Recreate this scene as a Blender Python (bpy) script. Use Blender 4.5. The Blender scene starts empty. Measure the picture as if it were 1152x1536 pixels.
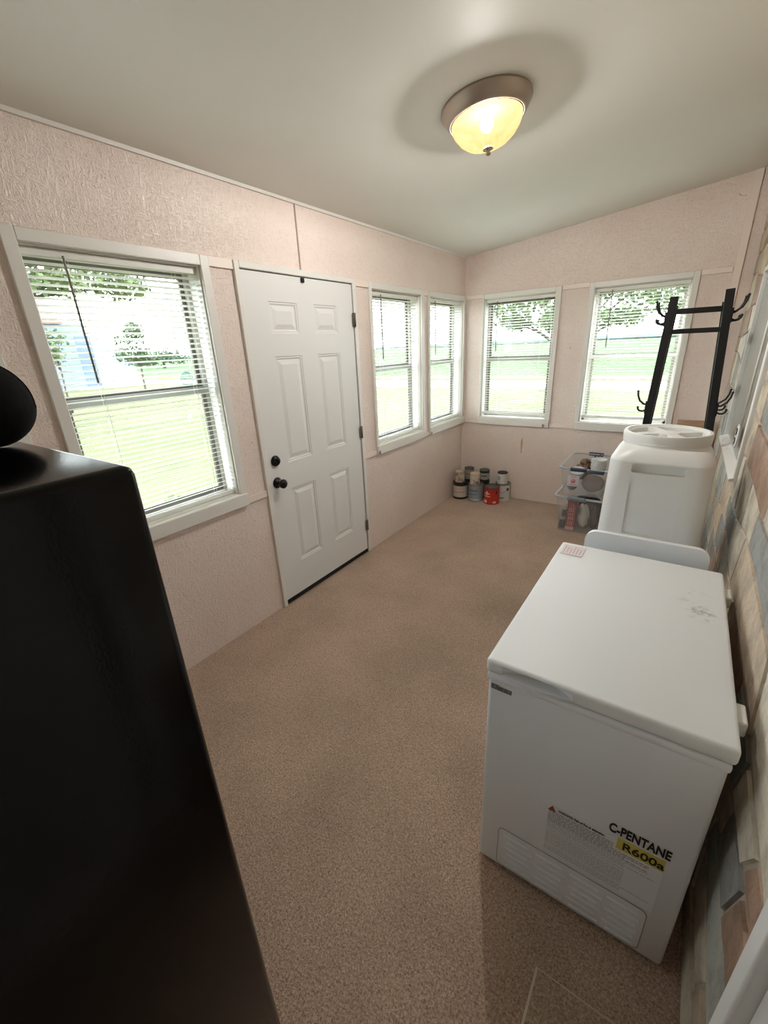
import bpy, bmesh, math, random
from mathutils import Vector, Matrix
random.seed(7)
PI = math.pi
SC = bpy.context.scene
COL = SC.collection

# ------------------------------------------------------------------ helpers
def lin(c):
    return tuple(((x/255)/12.92 if x/255 <= 0.04045 else ((x/255+0.055)/1.055)**2.4) for x in c)

def mat(name, rgb, rough=0.5, metal=0.0, spec=0.5, bump=None, mottle=None, emit=None, alpha=None, coat=0.0):
    """rgb sRGB 0-255. bump=(scale,strength,distance). mottle=(scale, rgb2, lo, hi)"""
    m = bpy.data.materials.new(name); m.use_nodes = True
    nt = m.node_tree; b = nt.nodes['Principled BSDF']
    b.inputs['Base Color'].default_value = (*lin(rgb), 1)
    b.inputs['Roughness'].default_value = rough
    b.inputs['Metallic'].default_value = metal
    b.inputs['Specular IOR Level'].default_value = spec
    b.inputs['Coat Weight'].default_value = coat
    tc = nt.nodes.new('ShaderNodeTexCoord')
    if mottle:
        n = nt.nodes.new('ShaderNodeTexNoise'); n.inputs['Scale'].default_value = mottle[0]
        n.inputs['Detail'].default_value = 6; n.inputs['Roughness'].default_value = .65
        nt.links.new(tc.outputs['Object'], n.inputs['Vector'])
        r = nt.nodes.new('ShaderNodeValToRGB')
        r.color_ramp.elements[0].position = mottle[2]; r.color_ramp.elements[1].position = mottle[3]
        r.color_ramp.elements[0].color = (*lin(rgb), 1); r.color_ramp.elements[1].color = (*lin(mottle[1]), 1)
        nt.links.new(n.outputs['Fac'], r.inputs['Fac']); nt.links.new(r.outputs['Color'], b.inputs['Base Color'])
    if bump:
        n2 = nt.nodes.new('ShaderNodeTexNoise'); n2.inputs['Scale'].default_value = bump[0]
        n2.inputs['Detail'].default_value = 4
        nt.links.new(tc.outputs['Object'], n2.inputs['Vector'])
        bp = nt.nodes.new('ShaderNodeBump'); bp.inputs['Strength'].default_value = bump[1]
        bp.inputs['Distance'].default_value = bump[2]
        nt.links.new(n2.outputs['Fac'], bp.inputs['Height']); nt.links.new(bp.outputs['Normal'], b.inputs['Normal'])
    if emit:
        b.inputs['Emission Color'].default_value = (*lin(emit[0]), 1); b.inputs['Emission Strength'].default_value = emit[1]
    return m

class MB:
    """collects shapes into one mesh (world coordinates)"""
    def __init__(self): self.bm = bmesh.new()
    def poly(self, vs, faces, mi=0, smooth=False):
        v = [self.bm.verts.new(p) for p in vs]; out = []
        for f in faces:
            try:
                fc = self.bm.faces.new([v[i] for i in f]); fc.material_index = mi; fc.smooth = smooth; out.append(fc)
            except ValueError: pass
        return v, out
    def box(self, a, b, mi=0, bevel=0, seg=2):
        x0, y0, z0 = (min(p, q) for p, q in zip(a, b)); x1, y1, z1 = (max(p, q) for p, q in zip(a, b))
        v, f = self.poly([(x0,y0,z0),(x1,y0,z0),(x1,y1,z0),(x0,y1,z0),(x0,y0,z1),(x1,y0,z1),(x1,y1,z1),(x0,y1,z1)],
                  [(3,2,1,0),(4,5,6,7),(0,1,5,4),(1,2,6,5),(2,3,7,6),(3,0,4,7)], mi)
        if bevel:
            es = list({e for fc in f for e in fc.edges})
            r = bmesh.ops.bevel(self.bm, geom=es, offset=bevel, segments=seg, affect='EDGES', profile=.5)
            for fc in r['faces']: fc.smooth = True; fc.material_index = mi
        return self
    def bar(self, p, q, w, h=None, mi=0):
        """square bar from p to q, width w (x-ish) and h"""
        p, q = Vector(p), Vector(q); d = (q-p).normalized(); h = h or w
        up = Vector((0,0,1)) if abs(d.z) < .9 else Vector((0,1,0))
        s = d.cross(up).normalized(); u = s.cross(d)
        vs = [e + s*sx*w/2 + u*sy*h/2 for e in (p, q) for sx, sy in ((-1,-1),(1,-1),(1,1),(-1,1))]
        self.poly(vs, [(3,2,1,0),(4,5,6,7),(0,1,5,4),(1,2,6,5),(2,3,7,6),(3,0,4,7)], mi); return self
    def tube(self, pts, r, n=8, mi=0, taper=None):
        pts = [Vector(p) for p in pts]; rings = []
        t0 = (pts[1]-pts[0]).normalized(); up = Vector((0,0,1)) if abs(t0.z) < .9 else Vector((1,0,0))
        s = t0.cross(up).normalized()
        for i, p in enumerate(pts):
            t = (pts[min(i+1, len(pts)-1)]-pts[max(i-1, 0)]).normalized()
            s = (s - t*s.dot(t)).normalized(); u = t.cross(s)
            rr = r if taper is None else r*(1+(taper-1)*i/(len(pts)-1))
            rings.append([self.bm.verts.new(p + (s*math.cos(2*PI*k/n)+u*math.sin(2*PI*k/n))*rr) for k in range(n)])
        for a, b in zip(rings, rings[1:]):
            for k in range(n):
                f = self.bm.faces.new((a[k], a[(k+1)%n], b[(k+1)%n], b[k])); f.smooth = True; f.material_index = mi
        for rg, rev in ((rings[0], True), (rings[-1], False)):
            f = self.bm.faces.new(rg[::-1] if rev else rg); f.material_index = mi
        return self
    def lathe(self, prof, c=(0,0,0), n=32, mi=0, M=None, sharp=False):
        """prof list of (r,z); axis z at c; optional matrix M applied about c"""
        rings = []
        M = M or Matrix.Identity(3); c = Vector(c)
        for r, z in prof:
            if r < 1e-6: rings.append([self.bm.verts.new(c + M @ Vector((0,0,z)))])
            else: rings.append([self.bm.verts.new(c + M @ Vector((r*math.cos(2*PI*k/n), r*math.sin(2*PI*k/n), z))) for k in range(n)])
        for a, b in zip(rings, rings[1:]):
            for k in range(n):
                k2 = (k+1) % n
                if len(a) == 1 and len(b) == 1: continue
                if len(a) == 1: vs = (a[0], b[k2], b[k])
                elif len(b) == 1: vs = (a[k], a[k2], b[0])
                else: vs = (a[k], a[k2], b[k2], b[k])
                f = self.bm.faces.new(vs); f.smooth = not sharp; f.material_index = mi
        return self
    def prism(self, pts2, axis, a0, a1, mi=0, smooth=False):
        """extrude a polygon; axis 'x': pts (y,z); 'y': pts (x,z); 'z': pts (x,y)"""
        def P(p, a): return {'x': (a, p[0], p[1]), 'y': (p[0], a, p[1]), 'z': (p[0], p[1], a)}[axis]
        n = len(pts2)
        vs = [P(p, a0) for p in pts2] + [P(p, a1) for p in pts2]
        v, f = self.poly(vs, [tuple(range(n)), tuple(range(2*n-1, n-1, -1))], mi)
        for i in range(n):
            j = (i+1) % n
            fc = self.bm.faces.new((v[i], v[n+i], v[n+j], v[j])); fc.material_index = mi; fc.smooth = smooth
        return self
    def build(self, name, mats, parent=None, label=None, recalc=True, autosmooth=None):
        if recalc: bmesh.ops.recalc_face_normals(self.bm, faces=self.bm.faces[:])
        org = Vector((0,0,0))
        if parent is not None: org = ORG.get(parent.name, org)
        if org.length: bmesh.ops.translate(self.bm, verts=self.bm.verts[:], vec=-org)
        me = bpy.data.meshes.new(name); self.bm.to_mesh(me); self.bm.free()
        for m in (mats if isinstance(mats, (list, tuple)) else [mats]): me.materials.append(m)
        o = bpy.data.objects.new(name, me); COL.objects.link(o)
        ORG[o.name] = org
        if parent is not None: o.parent = parent
        if label: o['label'] = label
        if autosmooth is not None:
            for p in me.polygons: p.use_smooth = True
            me.set_sharp_from_angle(angle=math.radians(autosmooth))
        return o
ORG = {}
def thing(name, label, cat, loc=(0,0,0), group=None):
    o = bpy.data.objects.new(name, None); COL.objects.link(o); o.location = loc
    o.empty_display_size = .05
    o['label'] = label; o['category'] = cat
    if group: o['group'] = group
    ORG[o.name] = Vector(loc); return o
def tag(o, label, cat, group=None, kind=None):
    o['label'] = label; o['category'] = cat
    if group: o['group'] = group
    if kind: o['kind'] = kind
    return o
def struct(o, label=None):
    o['kind'] = 'structure'
    if label: o['label'] = label
    return o
def rrect(x0, y0, x1, y1, r, n=6, corners=(1,1,1,1)):
    """rounded rectangle polygon, corners: bl, br, tr, tl"""
    out = []
    for (cx, cy, a0, on, px, py) in ((x0+r,y0+r,180,corners[0],x0,y0),(x1-r,y0+r,270,corners[1],x1,y0),(x1-r,y1-r,0,corners[2],x1,y1),(x0+r,y1-r,90,corners[3],x0,y1)):
        if not on: out.append((px, py)); continue
        for k in range(n+1):
            a = math.radians(a0+90*k/n); out.append((cx+r*math.cos(a), cy+r*math.sin(a)))
    return out
def apply_cut(o, cutters):
    for c in cutters:
        m = o.modifiers.new('cut', 'BOOLEAN'); m.operation = 'DIFFERENCE'; m.object = c; m.solver = 'EXACT'
    bpy.context.view_layer.update()
    dg = bpy.context.evaluated_depsgraph_get()
    me = bpy.data.meshes.new_from_object(o.evaluated_get(dg)); o.modifiers.clear()
    old = o.data; o.data = me; bpy.data.meshes.remove(old)
    for c in cutters:
        d = c.data; bpy.data.objects.remove(c); bpy.data.meshes.remove(d)
def text_mesh(txt, size, M, m, name, parent, bold=0.0, sx=1.0, label=None, extr=0.0004):
    cu = bpy.data.curves.new('t', 'FONT'); cu.body = txt; cu.size = size; cu.offset = bold; cu.extrude = extr
    cu.align_x = 'LEFT'; cu.align_y = 'BOTTOM_BASELINE'
    t = bpy.data.objects.new('t', cu); COL.objects.link(t); bpy.context.view_layer.update()
    me = bpy.data.meshes.new_from_object(t.evaluated_get(bpy.context.evaluated_depsgraph_get()))
    bpy.data.objects.remove(t); bpy.data.curves.remove(cu)
    me.transform(M @ Matrix.Diagonal((sx,1,1,1)))
    org = ORG.get(parent.name, Vector((0,0,0))); me.transform(Matrix.Translation(-org))
    me.materials.clear(); me.materials.append(m)
    o = bpy.data.objects.new(name, me); COL.objects.link(o); o.parent = parent; ORG[o.name] = org
    if label: o['label'] = label
    return o

# ------------------------------------------------------------------ dimensions (metres)
L = 4.39; W = 2.227; XS = 2.324; YN = -0.75
ZC = 2.446; K = (2.695-2.446)/2.227
def ceil_z(x): return ZC + K*x
OB, OT = 0.885, 2.05            # window opening
CB, CT = 0.81, 2.096            # casing outer

# ------------------------------------------------------------------ materials
def osb_paint(name, rgb, rgb2, rough=.32):
    m = bpy.data.materials.new(name); m.use_nodes = True; nt = m.node_tree; b = nt.nodes['Principled BSDF']
    tc = nt.nodes.new('ShaderNodeTexCoord')
    n = nt.nodes.new('ShaderNodeTexNoise'); n.inputs['Scale'].default_value = 2.2; n.inputs['Detail'].default_value = 5
    nt.links.new(tc.outputs['Object'], n.inputs['Vector'])
    r = nt.nodes.new('ShaderNodeValToRGB'); r.color_ramp.elements[0].position = .35; r.color_ramp.elements[1].position = .7
    r.color_ramp.elements[0].color = (*lin(rgb), 1); r.color_ramp.elements[1].color = (*lin(rgb2), 1)
    nt.links.new(n.outputs['Fac'], r.inputs['Fac'])
    # small dings where the paint is missing
    d = nt.nodes.new('ShaderNodeTexNoise'); d.inputs['Scale'].default_value = 17; d.inputs['Detail'].default_value = 8; d.inputs['Distortion'].default_value = 1.5
    nt.links.new(tc.outputs['Object'], d.inputs['Vector'])
    dr = nt.nodes.new('ShaderNodeValToRGB'); dr.color_ramp.elements[0].position = .735; dr.color_ramp.elements[1].position = .77
    nt.links.new(d.outputs['Fac'], dr.inputs['Fac'])
    mx = nt.nodes.new('ShaderNodeMix'); mx.data_type = 'RGBA'
    nt.links.new(dr.outputs['Color'], mx.inputs['Factor']); nt.links.new(r.outputs['Color'], mx.inputs['A'])
    mx.inputs['B'].default_value = (*lin((170,140,115)), 1)
    nt.links.new(mx.outputs['Result'], b.inputs['Base Color'])
    b.inputs['Roughness'].default_value = rough
    # strand-board relief: stretched flakes at several angles
    hs = None
    for sc, rot in (((30,110,110),(.3,.5,.2)),((110,30,120),(1.1,.2,.9)),((120,100,30),(.6,1.2,.4))):
        mp = nt.nodes.new('ShaderNodeMapping'); mp.inputs['Scale'].default_value = sc; mp.inputs['Rotation'].default_value = rot
        nt.links.new(tc.outputs['Object'], mp.inputs['Vector'])
        nn = nt.nodes.new('ShaderNodeTexNoise'); nn.inputs['Scale'].default_value = 1.0; nn.inputs['Detail'].default_value = 3; nn.inputs['Distortion'].default_value = .6
        nt.links.new(mp.outputs['Vector'], nn.inputs['Vector'])
        if hs is None: hs = nn.outputs['Fac']
        else:
            a = nt.nodes.new('ShaderNodeMath'); a.operation = 'MAXIMUM'
            nt.links.new(hs, a.inputs[0]); nt.links.new(nn.outputs['Fac'], a.inputs[1]); hs = a.outputs[0]
    fr = nt.nodes.new('ShaderNodeValToRGB'); fr.color_ramp.elements[0].position = .44; fr.color_ramp.elements[1].position = .54
    fr.color_ramp.elements[0].color = (.80,.78,.76,1); fr.color_ramp.elements[1].color = (1,1,1,1)
    nt.links.new(hs, fr.inputs['Fac'])
    fm = nt.nodes.new('ShaderNodeMix'); fm.data_type = 'RGBA'; fm.blend_type = 'MULTIPLY'; fm.inputs['Factor'].default_value = .5
    nt.links.new(mx.outputs['Result'], fm.inputs['A']); nt.links.new(fr.outputs['Color'], fm.inputs['B']); nt.links.new(fm.outputs['Result'], b.inputs['Base Color'])
    bp = nt.nodes.new('ShaderNodeBump'); bp.inputs['Strength'].default_value = .8; bp.inputs['Distance'].default_value = .011
    nt.links.new(hs, bp.inputs['Height']); nt.links.new(bp.outputs['Normal'], b.inputs['Normal'])
    return m

M_wall = osb_paint('painted_strand_board', (234,217,207), (240,225,216))
M_trimpink = mat('pinkish_trim_paint', (236,222,212), .4, bump=(40,.1,.002))
M_casing = mat('white_trim_paint', (228,226,220), .38, bump=(30,.1,.002))
M_ceil = mat('ceiling_paint', (226,224,216), .6, bump=(120,.08,.002), mottle=(1.2,(230,228,220),.3,.7))
M_door = mat('door_paint', (226,226,224), .4, bump=(25,.06,.002))
M_bronze = mat('dark_bronze_aluminium', (104,100,92), .45, .3)
M_frame = mat('light_grey_aluminium', (164,162,154), .45, .1)
M_alu = mat('grey_aluminium', (150,150,146), .4, .6)
M_black = mat('black_metal', (14,13,13), .35, .2)
M_blackmatte = mat('black_rubber', (18,18,18), .8)
M_white = mat('white_enamel', (230,234,239), .35, coat=.15, bump=(400,.05,.0005))
M_plastic = mat('white_plastic', (226,227,225), .38)
M_nickel = mat('brushed_nickel', (176,162,150), .42, .75)

def carpet_mat(name, a, b_, c):
    m = bpy.data.materials.new(name); m.use_nodes = True; nt = m.node_tree; b = nt.nodes['Principled BSDF']
    b.inputs['Roughness'].default_value = .95; b.inputs['Specular IOR Level'].default_value = .1
    b.inputs['Sheen Weight'].default_value = .25
    tc = nt.nodes.new('ShaderNodeTexCoord')
    n1 = nt.nodes.new('ShaderNodeTexNoise'); n1.inputs['Scale'].default_value = 170; n1.inputs['Detail'].default_value = 5; n1.inputs['Distortion'].default_value = .8
    n2 = nt.nodes.new('ShaderNodeTexNoise'); n2.inputs['Scale'].default_value = 2.4; n2.inputs['Detail'].default_value = 5
    for n in (n1, n2): nt.links.new(tc.outputs['Object'], n.inputs['Vector'])
    r = nt.nodes.new('ShaderNodeValToRGB'); e = r.color_ramp.elements
    e[0].position = .33; e[0].color = (*lin(a), 1); e[1].position = .68; e[1].color = (*lin(c), 1)
    k = e.new(.5); k.color = (*lin(b_), 1)
    nt.links.new(n1.outputs['Fac'], r.inputs['Fac'])
    r2 = nt.nodes.new('ShaderNodeValToRGB'); r2.color_ramp.elements[0].position = .35; r2.color_ramp.elements[1].position = .65
    r2.color_ramp.elements[0].color = (.86,.86,.86,1); r2.color_ramp.elements[1].color = (1.05,1.05,1.05,1)
    nt.links.new(n2.outputs['Fac'], r2.inputs['Fac'])
    mx = nt.nodes.new('ShaderNodeMix'); mx.data_type = 'RGBA'; mx.blend_type = 'MULTIPLY'; mx.inputs['Factor'].default_value = 1
    nt.links.new(r.outputs['Color'], mx.inputs['A']); nt.links.new(r2.outputs['Color'], mx.inputs['B'])
    nt.links.new(mx.outputs['Result'], b.inputs['Base Color'])
    bp = nt.nodes.new('ShaderNodeBump'); bp.inputs['Strength'].default_value = .7; bp.inputs['Distance'].default_value = .008
    nt.links.new(n1.outputs['Fac'], bp.inputs['Height']); nt.links.new(bp.outputs['Normal'], b.inputs['Normal'])
    return m
M_carpet = carpet_mat('tan_cut_pile_carpet', (146,121,104), (185,158,139), (213,189,171))
M_mat = carpet_mat('tan_carpet_offcut', (146,124,102), (180,157,135), (208,187,167))

def glass_mat(name, tint=(1,1,1), gloss=.06, rough=.0):
    m = bpy.data.materials.new(name); m.use_nodes = True; nt = m.node_tree; nt.nodes.clear()
    o = nt.nodes.new('ShaderNodeOutputMaterial'); t = nt.nodes.new('ShaderNodeBsdfTransparent'); g = nt.nodes.new('ShaderNodeBsdfGlossy')
    t.inputs['Color'].default_value = (*tint, 1); g.inputs['Roughness'].default_value = rough
    x = nt.nodes.new('ShaderNodeMixShader'); x.inputs[0].default_value = gloss
    nt.links.new(t.outputs[0], x.inputs[1]); nt.links.new(g.outputs[0], x.inputs[2]); nt.links.new(x.outputs[0], o.inputs[0])
    return m
M_glass = glass_mat('window_glass', (.97,.985,.98), .05)
def slat_mat():
    m = bpy.data.materials.new('white_vinyl_slats'); m.use_nodes = True; nt = m.node_tree; nt.nodes.clear()
    o = nt.nodes.new('ShaderNodeOutputMaterial'); d = nt.nodes.new('ShaderNodeBsdfPrincipled'); t = nt.nodes.new('ShaderNodeBsdfTranslucent')
    d.inputs['Base Color'].default_value = (*lin((240,240,234)), 1); d.inputs['Roughness'].default_value = .45
    t.inputs['Color'].default_value = (.9,.9,.86,1)
    x = nt.nodes.new('ShaderNodeMixShader'); x.inputs[0].default_value = .10
    nt.links.new(d.outputs[0], x.inputs[1]); nt.links.new(t.outputs[0], x.inputs[2]); nt.links.new(x.outputs[0], o.inputs[0])
    return m
M_slat = slat_mat()

# ------------------------------------------------------------------ shell
def wall_cells(u0, u1, v0, v1, holes):
    us = sorted({u0, u1, *[h[0] for h in holes], *[h[1] for h in holes]}); vs = sorted({v0, v1, *[h[2] for h in holes], *[h[3] for h in holes]})
    for i in range(len(us)-1):
        # merge vertically
        run = None
        for j in range(len(vs)-1):
            cu, cv = (us[i]+us[i+1])/2, (vs[j]+vs[j+1])/2
            solid = not any(h[0] < cu < h[1] and h[2] < cv < h[3] for h in holes)
            if solid:
                run = [vs[j] if run is None else run[0], vs[j+1]]
            if (not solid or j == len(vs)-2) and run:
                yield us[i], us[i+1], run[0], run[1]; run = None
m = MB(); m.box((-.16, YN-.1, -.06), (XS+.12, L+.16, 0)); struct(m.build('floor', M_carpet))
m = MB()
x0, x1 = -.16, XS+.12
m.prism([(x0, ceil_z(x0)), (x1, ceil_z(x1)), (x1, ceil_z(x1)+.08), (x0, ceil_z(x0)+.08)], 'y', YN-.1, L+.16)
struct(m.build('ceiling', M_ceil))

WINL = [('window_1', .587, 1.31), ('window_2', 2.715, 3.45), ('window_3', 3.61, 4.335)]
WINX = ('window_7', -.33, .385)
WINB = [('window_4', .213, .905), ('window_5', 1.228, 1.942)]
DY0, DY1, DZ = 1.538, 2.488, 2.064
m = MB()
for a, b, c, d in wall_cells(YN-.1, L+.1, 0, ZC-.012, [(y0, y1, OB, OT) for _, y0, y1 in WINL+[WINX]] + [(DY0, DY1, -1, DZ)]):
    m.box((-.14, a, c), (0, b, d))
struct(m.build('wall_left', M_wall))
m = MB()
for a, b, c, d in wall_cells(0, XS, 0, 2.2, [(x0, x1, OB, OT) for _, x0, x1 in WINB]):
    m.box((a, L, c), (b, L+.14, d))
m.prism([(0, 2.2), (XS, 2.2), (XS, ceil_z(XS)), (0, ceil_z(0))], 'y', L, L+.14)
struct(m.build('wall_back', M_wall))
m = MB(); m.prism([(0, 0), (XS, 0), (XS, ceil_z(XS)), (0, ceil_z(0))], 'y', YN-.1, YN); struct(m.build('wall_near', M_wall))

# stone wall (right): coursed painted flagstones over mortar, one mesh
STC = [(212,202,184), (202,184,160), (150,150,146), (166,136,116), (194,196,188), (198,180,158), (180,168,152)]
M_stone = [mat('stone_paint', c, .6, bump=(34,.6,.012), mottle=(12, tuple(int(x*.78) for x in c), .42, .70)) for c in STC]
M_mortar = mat('mortar', (178,166,150), .85, bump=(60,.4,.006))
SWY0, SWY1, SWZ0, SWZ1 = 2.33, 3.44, .99, 1.98         # window in the stone wall
HDY = .49                                             # doorway edge
m = MB()
for a, b, c, d in wall_cells(YN-.1, L+.1, 0, ceil_z(XS), [(SWY0, SWY1, SWZ0, SWZ1), (-.52, HDY-.06, -1, 2.08)]):
    m.box((XS-.0085, a, c), (XS+.12, b, d), 0)
rng = random.Random(11)
rows = [0,.13,.29,.42,.58,.74,.93,1.12,1.28,1.46,1.62,1.8,1.98,2.15,2.33,2.5,2.72]
def rowz(i, y):
    z = rows[i]
    if i in (0, len(rows)-1): return z
    return z + .022*math.sin(2.3*y+i*1.9) + .016*math.sin(5.1*y+i*4.1)
CI = dict(cream=0, tan=1, blue=2, brown=3, pale=4, pink=5, grey=6)
fixed = {  # row: [(y_end, colour)...] starting at the doorway
 0: [(.62,'tan'),(.9,'cream')], 1: [(.70,'pink'),(.98,'cream')], 2: [(1.0,'pale'),(1.3,'tan')],
 3: [(.70,'brown'),(.90,'blue'),(1.2,'tan')], 4: [(.70,'brown'),(.92,'cream'),(1.2,'blue'),(1.6,'brown')], 5: [(.99,'cream'),(1.75,'pink'),(2.05,'cream'),(2.4,'blue')],
 6: [(.95,'pink'),(1.62,'blue'),(1.92,'cream'),(2.2,'grey'),(2.7,'cream')], 7: [(.95,'grey'),(1.5,'cream'),(2.14,'brown'),(2.33,'tan')], 8: [(1.2,'tan'),(1.75,'brown'),(2.12,'blue'),(2.33,'pink')],
 9: [(1.3,'blue'),(1.85,'cream'),(2.2,'brown'),(2.33,'tan')]}
def clip_rect(u0, u1, v0, v1):
    return None
for i in range(len(rows)-1):
    y = HDY if rows[i] < 2.1 else YN; fx = list(fixed.get(i, [])); last = None; slant0 = 0
    while y < L-.02:
        if fx: ye, cn = fx.pop(0); ci = CI[cn]
        else:
            ye = y + rng.uniform(.16,.46); ci = rng.choice([c for c in (0,0,0,1,1,2,3,4,4,5,5,6) if c != last])
        if L - ye < .12: ye = L
        last = ci
        slant1 = rng.uniform(-.07,.07) if ye < L else 0
        # segments outside the window opening
        for (a, b) in ([(y, min(ye, SWY0)), (max(y, SWY1), ye)] if (rowz(i, y) < SWZ1-.03 and rows[i+1] > SWZ0+.05) else [(y, ye)]):
            if b-a < .05: continue
            g = .006; n = 5
            inwin = (a >= SWY1-.01 and a-SWY1 < .01) ; outwin = abs(b-SWY0) < .005
            s0 = 0 if (a > y+1e-6 or y in (HDY, YN)) else slant0; s1 = 0 if b < ye-1e-6 else slant1
            lo = [(a+s0*-.5+g + (b+s1*-.5-a-s0*-.5-2*g)*k/n) for k in range(n+1)]
            hi = [(a+s0*.5+g + (b+s1*.5-a-s0*.5-2*g)*k/n) for k in range(n+1)]
            P = [(q, rowz(i, q)+g) for q in lo] + [(q, min(rowz(i+1, q)-g, ceil_z(XS)-.005)) for q in reversed(hi)]
            if i == 0: P = [(p[0], max(p[1], .0)) for p in P]
            P = [(py+rng.uniform(-.006,.006), pz+rng.uniform(-.006,.006)*(pz > .01)) for py, pz in P]
            P = [(min(max(py, HDY+.004 if rows[i] < 2.1 else YN), L-.002), max(pz, .002)) for py, pz in P]
            if a >= SWY1-.01 and rows[i] < SWZ1 and rows[i+1] > SWZ0: P = [(max(py, SWY1+.004), pz) for py, pz in P]
            cy = sum(p[0] for p in P)/len(P); cz = sum(p[1] for p in P)/len(P)
            h = rng.uniform(.012,.018); tilt = rng.uniform(-.007,.007)
            def ring(f, xx, tl=0):
                out = []
                for py, pz in P:
                    dy, dz = py-cy, pz-cz; ln = max(math.hypot(dy, dz), 1e-4); s = max(0, (ln-f)/ln)
                    out.append((xx + tl*dy, cy+dy*s, cz+dz*s))
                return out
            r0, r1, r2, r3 = ring(0, XS-.001), ring(.001, XS-.0088), ring(.004, XS-h*.97, tilt), ring(.02, XS-h, tilt)
            N = len(P); vs = r0+r1+r2+r3+[(XS-h-.003, cy, cz)]
            fs = [(k*N+j, k*N+(j+1) % N, (k+1)*N+(j+1) % N, (k+1)*N+j) for k in range(3) for j in range(N)]
            fs += [(3*N+j, 3*N+(j+1) % N, 4*N) for j in range(N)]
            m.poly(vs, fs, ci+1, False)
        y = ye; slant0 = slant1
struct(m.build('wall_right', [M_mortar]+M_stone, autosmooth=22), 'painted flagstone wall in cream, tan and blue grey')

# trims: horizontal bands at window head and sill height, corner and ceiling strips
def trim(n, boxes, mt=None):
    m = MB()
    for a, b in boxes: m.box(a, b, bevel=.002, seg=1)
    return struct(m.build('trim_%d' % n, mt or M_trimpink))
T = .012
trim(1, [((0,a,2.052),(T,b,2.098)) for a, b in ((.437,.54),(1.36,1.503),(2.527,2.684),(3.50,3.583))])
trim(2, [((0,a,.812),(T,b,.852)) for a, b in ((.437,.54),(1.36,1.503),(2.527,2.684),(3.50,3.583))])
trim(3, [((a,L-T,2.06),(b,L,2.1)) for a, b in ((.012,.193),(.957,1.188),(1.988,2.18))])
trim(4, [((a,L-T,.814),(b,L,.852)) for a, b in ((.012,.193),(.957,1.188),(1.988,2.18))])
m = MB(); m.prism([(2.185,0),(2.232,0),(2.232,ceil_z(2.232)-.002),(2.185,ceil_z(2.185)-.002)], 'y', L-.02, L-.001); struct(m.build('trim_5', M_trimpink))
m = MB(); m.prism([(0, ZC-.012),(.012, ZC-.012),(.016, ceil_z(.016)),(0, ceil_z(0))], 'y', YN, L); struct(m.build('trim_6', M_casing))
m = MB(); m.box((0,2.002,2.1),(.006,2.010,ZC-.012)); struct(m.build('trim_7', mat('seam_shadow_gap',(178,160,146),.7)))
m = MB(); m.box((0,4.385,0.0),(.012,L,ZC-.012)); struct(m.build('trim_8', M_trimpink))

# ------------------------------------------------------------------ windows
def window(name, axis, a0, a1, ca0, ca1, clips=(), dark=None, light=None):
    """axis 'x': on wall x=0 (a is y, inside +x); 'y': on wall y=L (a is x, inside -y)"""
    def bx(m, p0, p1, mi=0, bevel=0):     # p = (a, depth outward, z)
        if axis == 'x': m.box((-p0[1], p0[0], p0[2]), (-p1[1], p1[0], p1[2]), mi, bevel, 1)
        else: m.box((p0[0], L+p0[1], p0[2]), (p1[0], L+p1[1], p1[2]), mi, bevel, 1)
    dark = dark or M_bronze; light = light or M_frame
    m = MB(); t = -.018
    bx(m, (ca0, t, OB), (a0, 0, CT), bevel=.003); bx(m, (a1, t, OB), (ca1, 0, CT), bevel=.003)
    bx(m, (a0, t, OT), (a1, 0, CT), bevel=.003)
    root = struct(m.build(name, M_casing))
    m = MB(); bx(m, (ca0+.003, -.03, CB), (ca1-.003, 0, OB), bevel=.004); bx(m, (a0+.001, -.001, OB-.004), (a1-.001, .07, OB+.004)); m.build('window_sill', M_casing, root)
    m = MB(); e = .006
    bx(m, (a0, .001, OB), (a0+e, .125, OT)); bx(m, (a1-e, .001, OB), (a1, .125, OT)); bx(m, (a0, .001, OT-e), (a1, .125, OT)); bx(m, (a0, .07, OB), (a1, .125, OB+e)); m.build('jamb', M_casing, root)
    zm = 1.478; fl = .020; fw = .042; q0, q1 = a0+e, a1-e
    m = MB(); bx(m, (q0, .094, OB+e), (q0+fl, .135, OT-e)); bx(m, (q1-fl, .094, OB+e), (q1, .135, OT-e)); bx(m, (q0, .094, OT-e-.02), (q1, .135, OT-e)); bx(m, (q0, .094, OB+e), (q1, .135, OB+e+.02)); m.build('track_frame', light, root)
    m = MB()                                # upper sash, further out
    bx(m, (q0+fl, .118, zm-.02), (q0+fw, .132, OT-e-.02)); bx(m, (q1-fw, .118, zm-.02), (q1-fl, .132, OT-e-.02))
    bx(m, (q0+fl, .117, OT-e-.045), (q1-fl, .133, OT-e-.02)); bx(m, (q0+fl, .1175, zm), (q1-fl, .1325, zm+.022)); us = m.build('upper_sash', dark, root)
    m = MB(); bx(m, (q0+fw, .124, zm+.022), (q1-fw, .127, OT-e-.045)); m.build('pane', M_glass, us)
    m = MB()
    bx(m, (q0+fl, .100, OB+e+.02), (q0+fw, .114, zm)); bx(m, (q1-fw, .100, OB+e+.02), (q1-fl, .114, zm))
    bx(m, (q0+fl, .099, OB+e+.02), (q1-fl, .115, OB+e+.048)); ls = m.build('lower_sash', dark, root)
    m = MB(); bx(m, (q0+fl, .096, zm-.02), (q1-fl, .116, zm+.012)); m.build('meeting_rail', M_alu if dark is M_bronze else light, ls)
    m = MB(); bx(m, (q0+fw, .106, OB+e+.048), (q1-fw, .109, zm-.02)); m.build('pane', M_glass, ls)
    for c in clips:
        m = MB(); bx(m, (c-.011, -.036, CB+.004), (c+.011, -.03, CB+.034), bevel=.002); m.build('sill_clip', M_alu, root)
    return root
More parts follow.
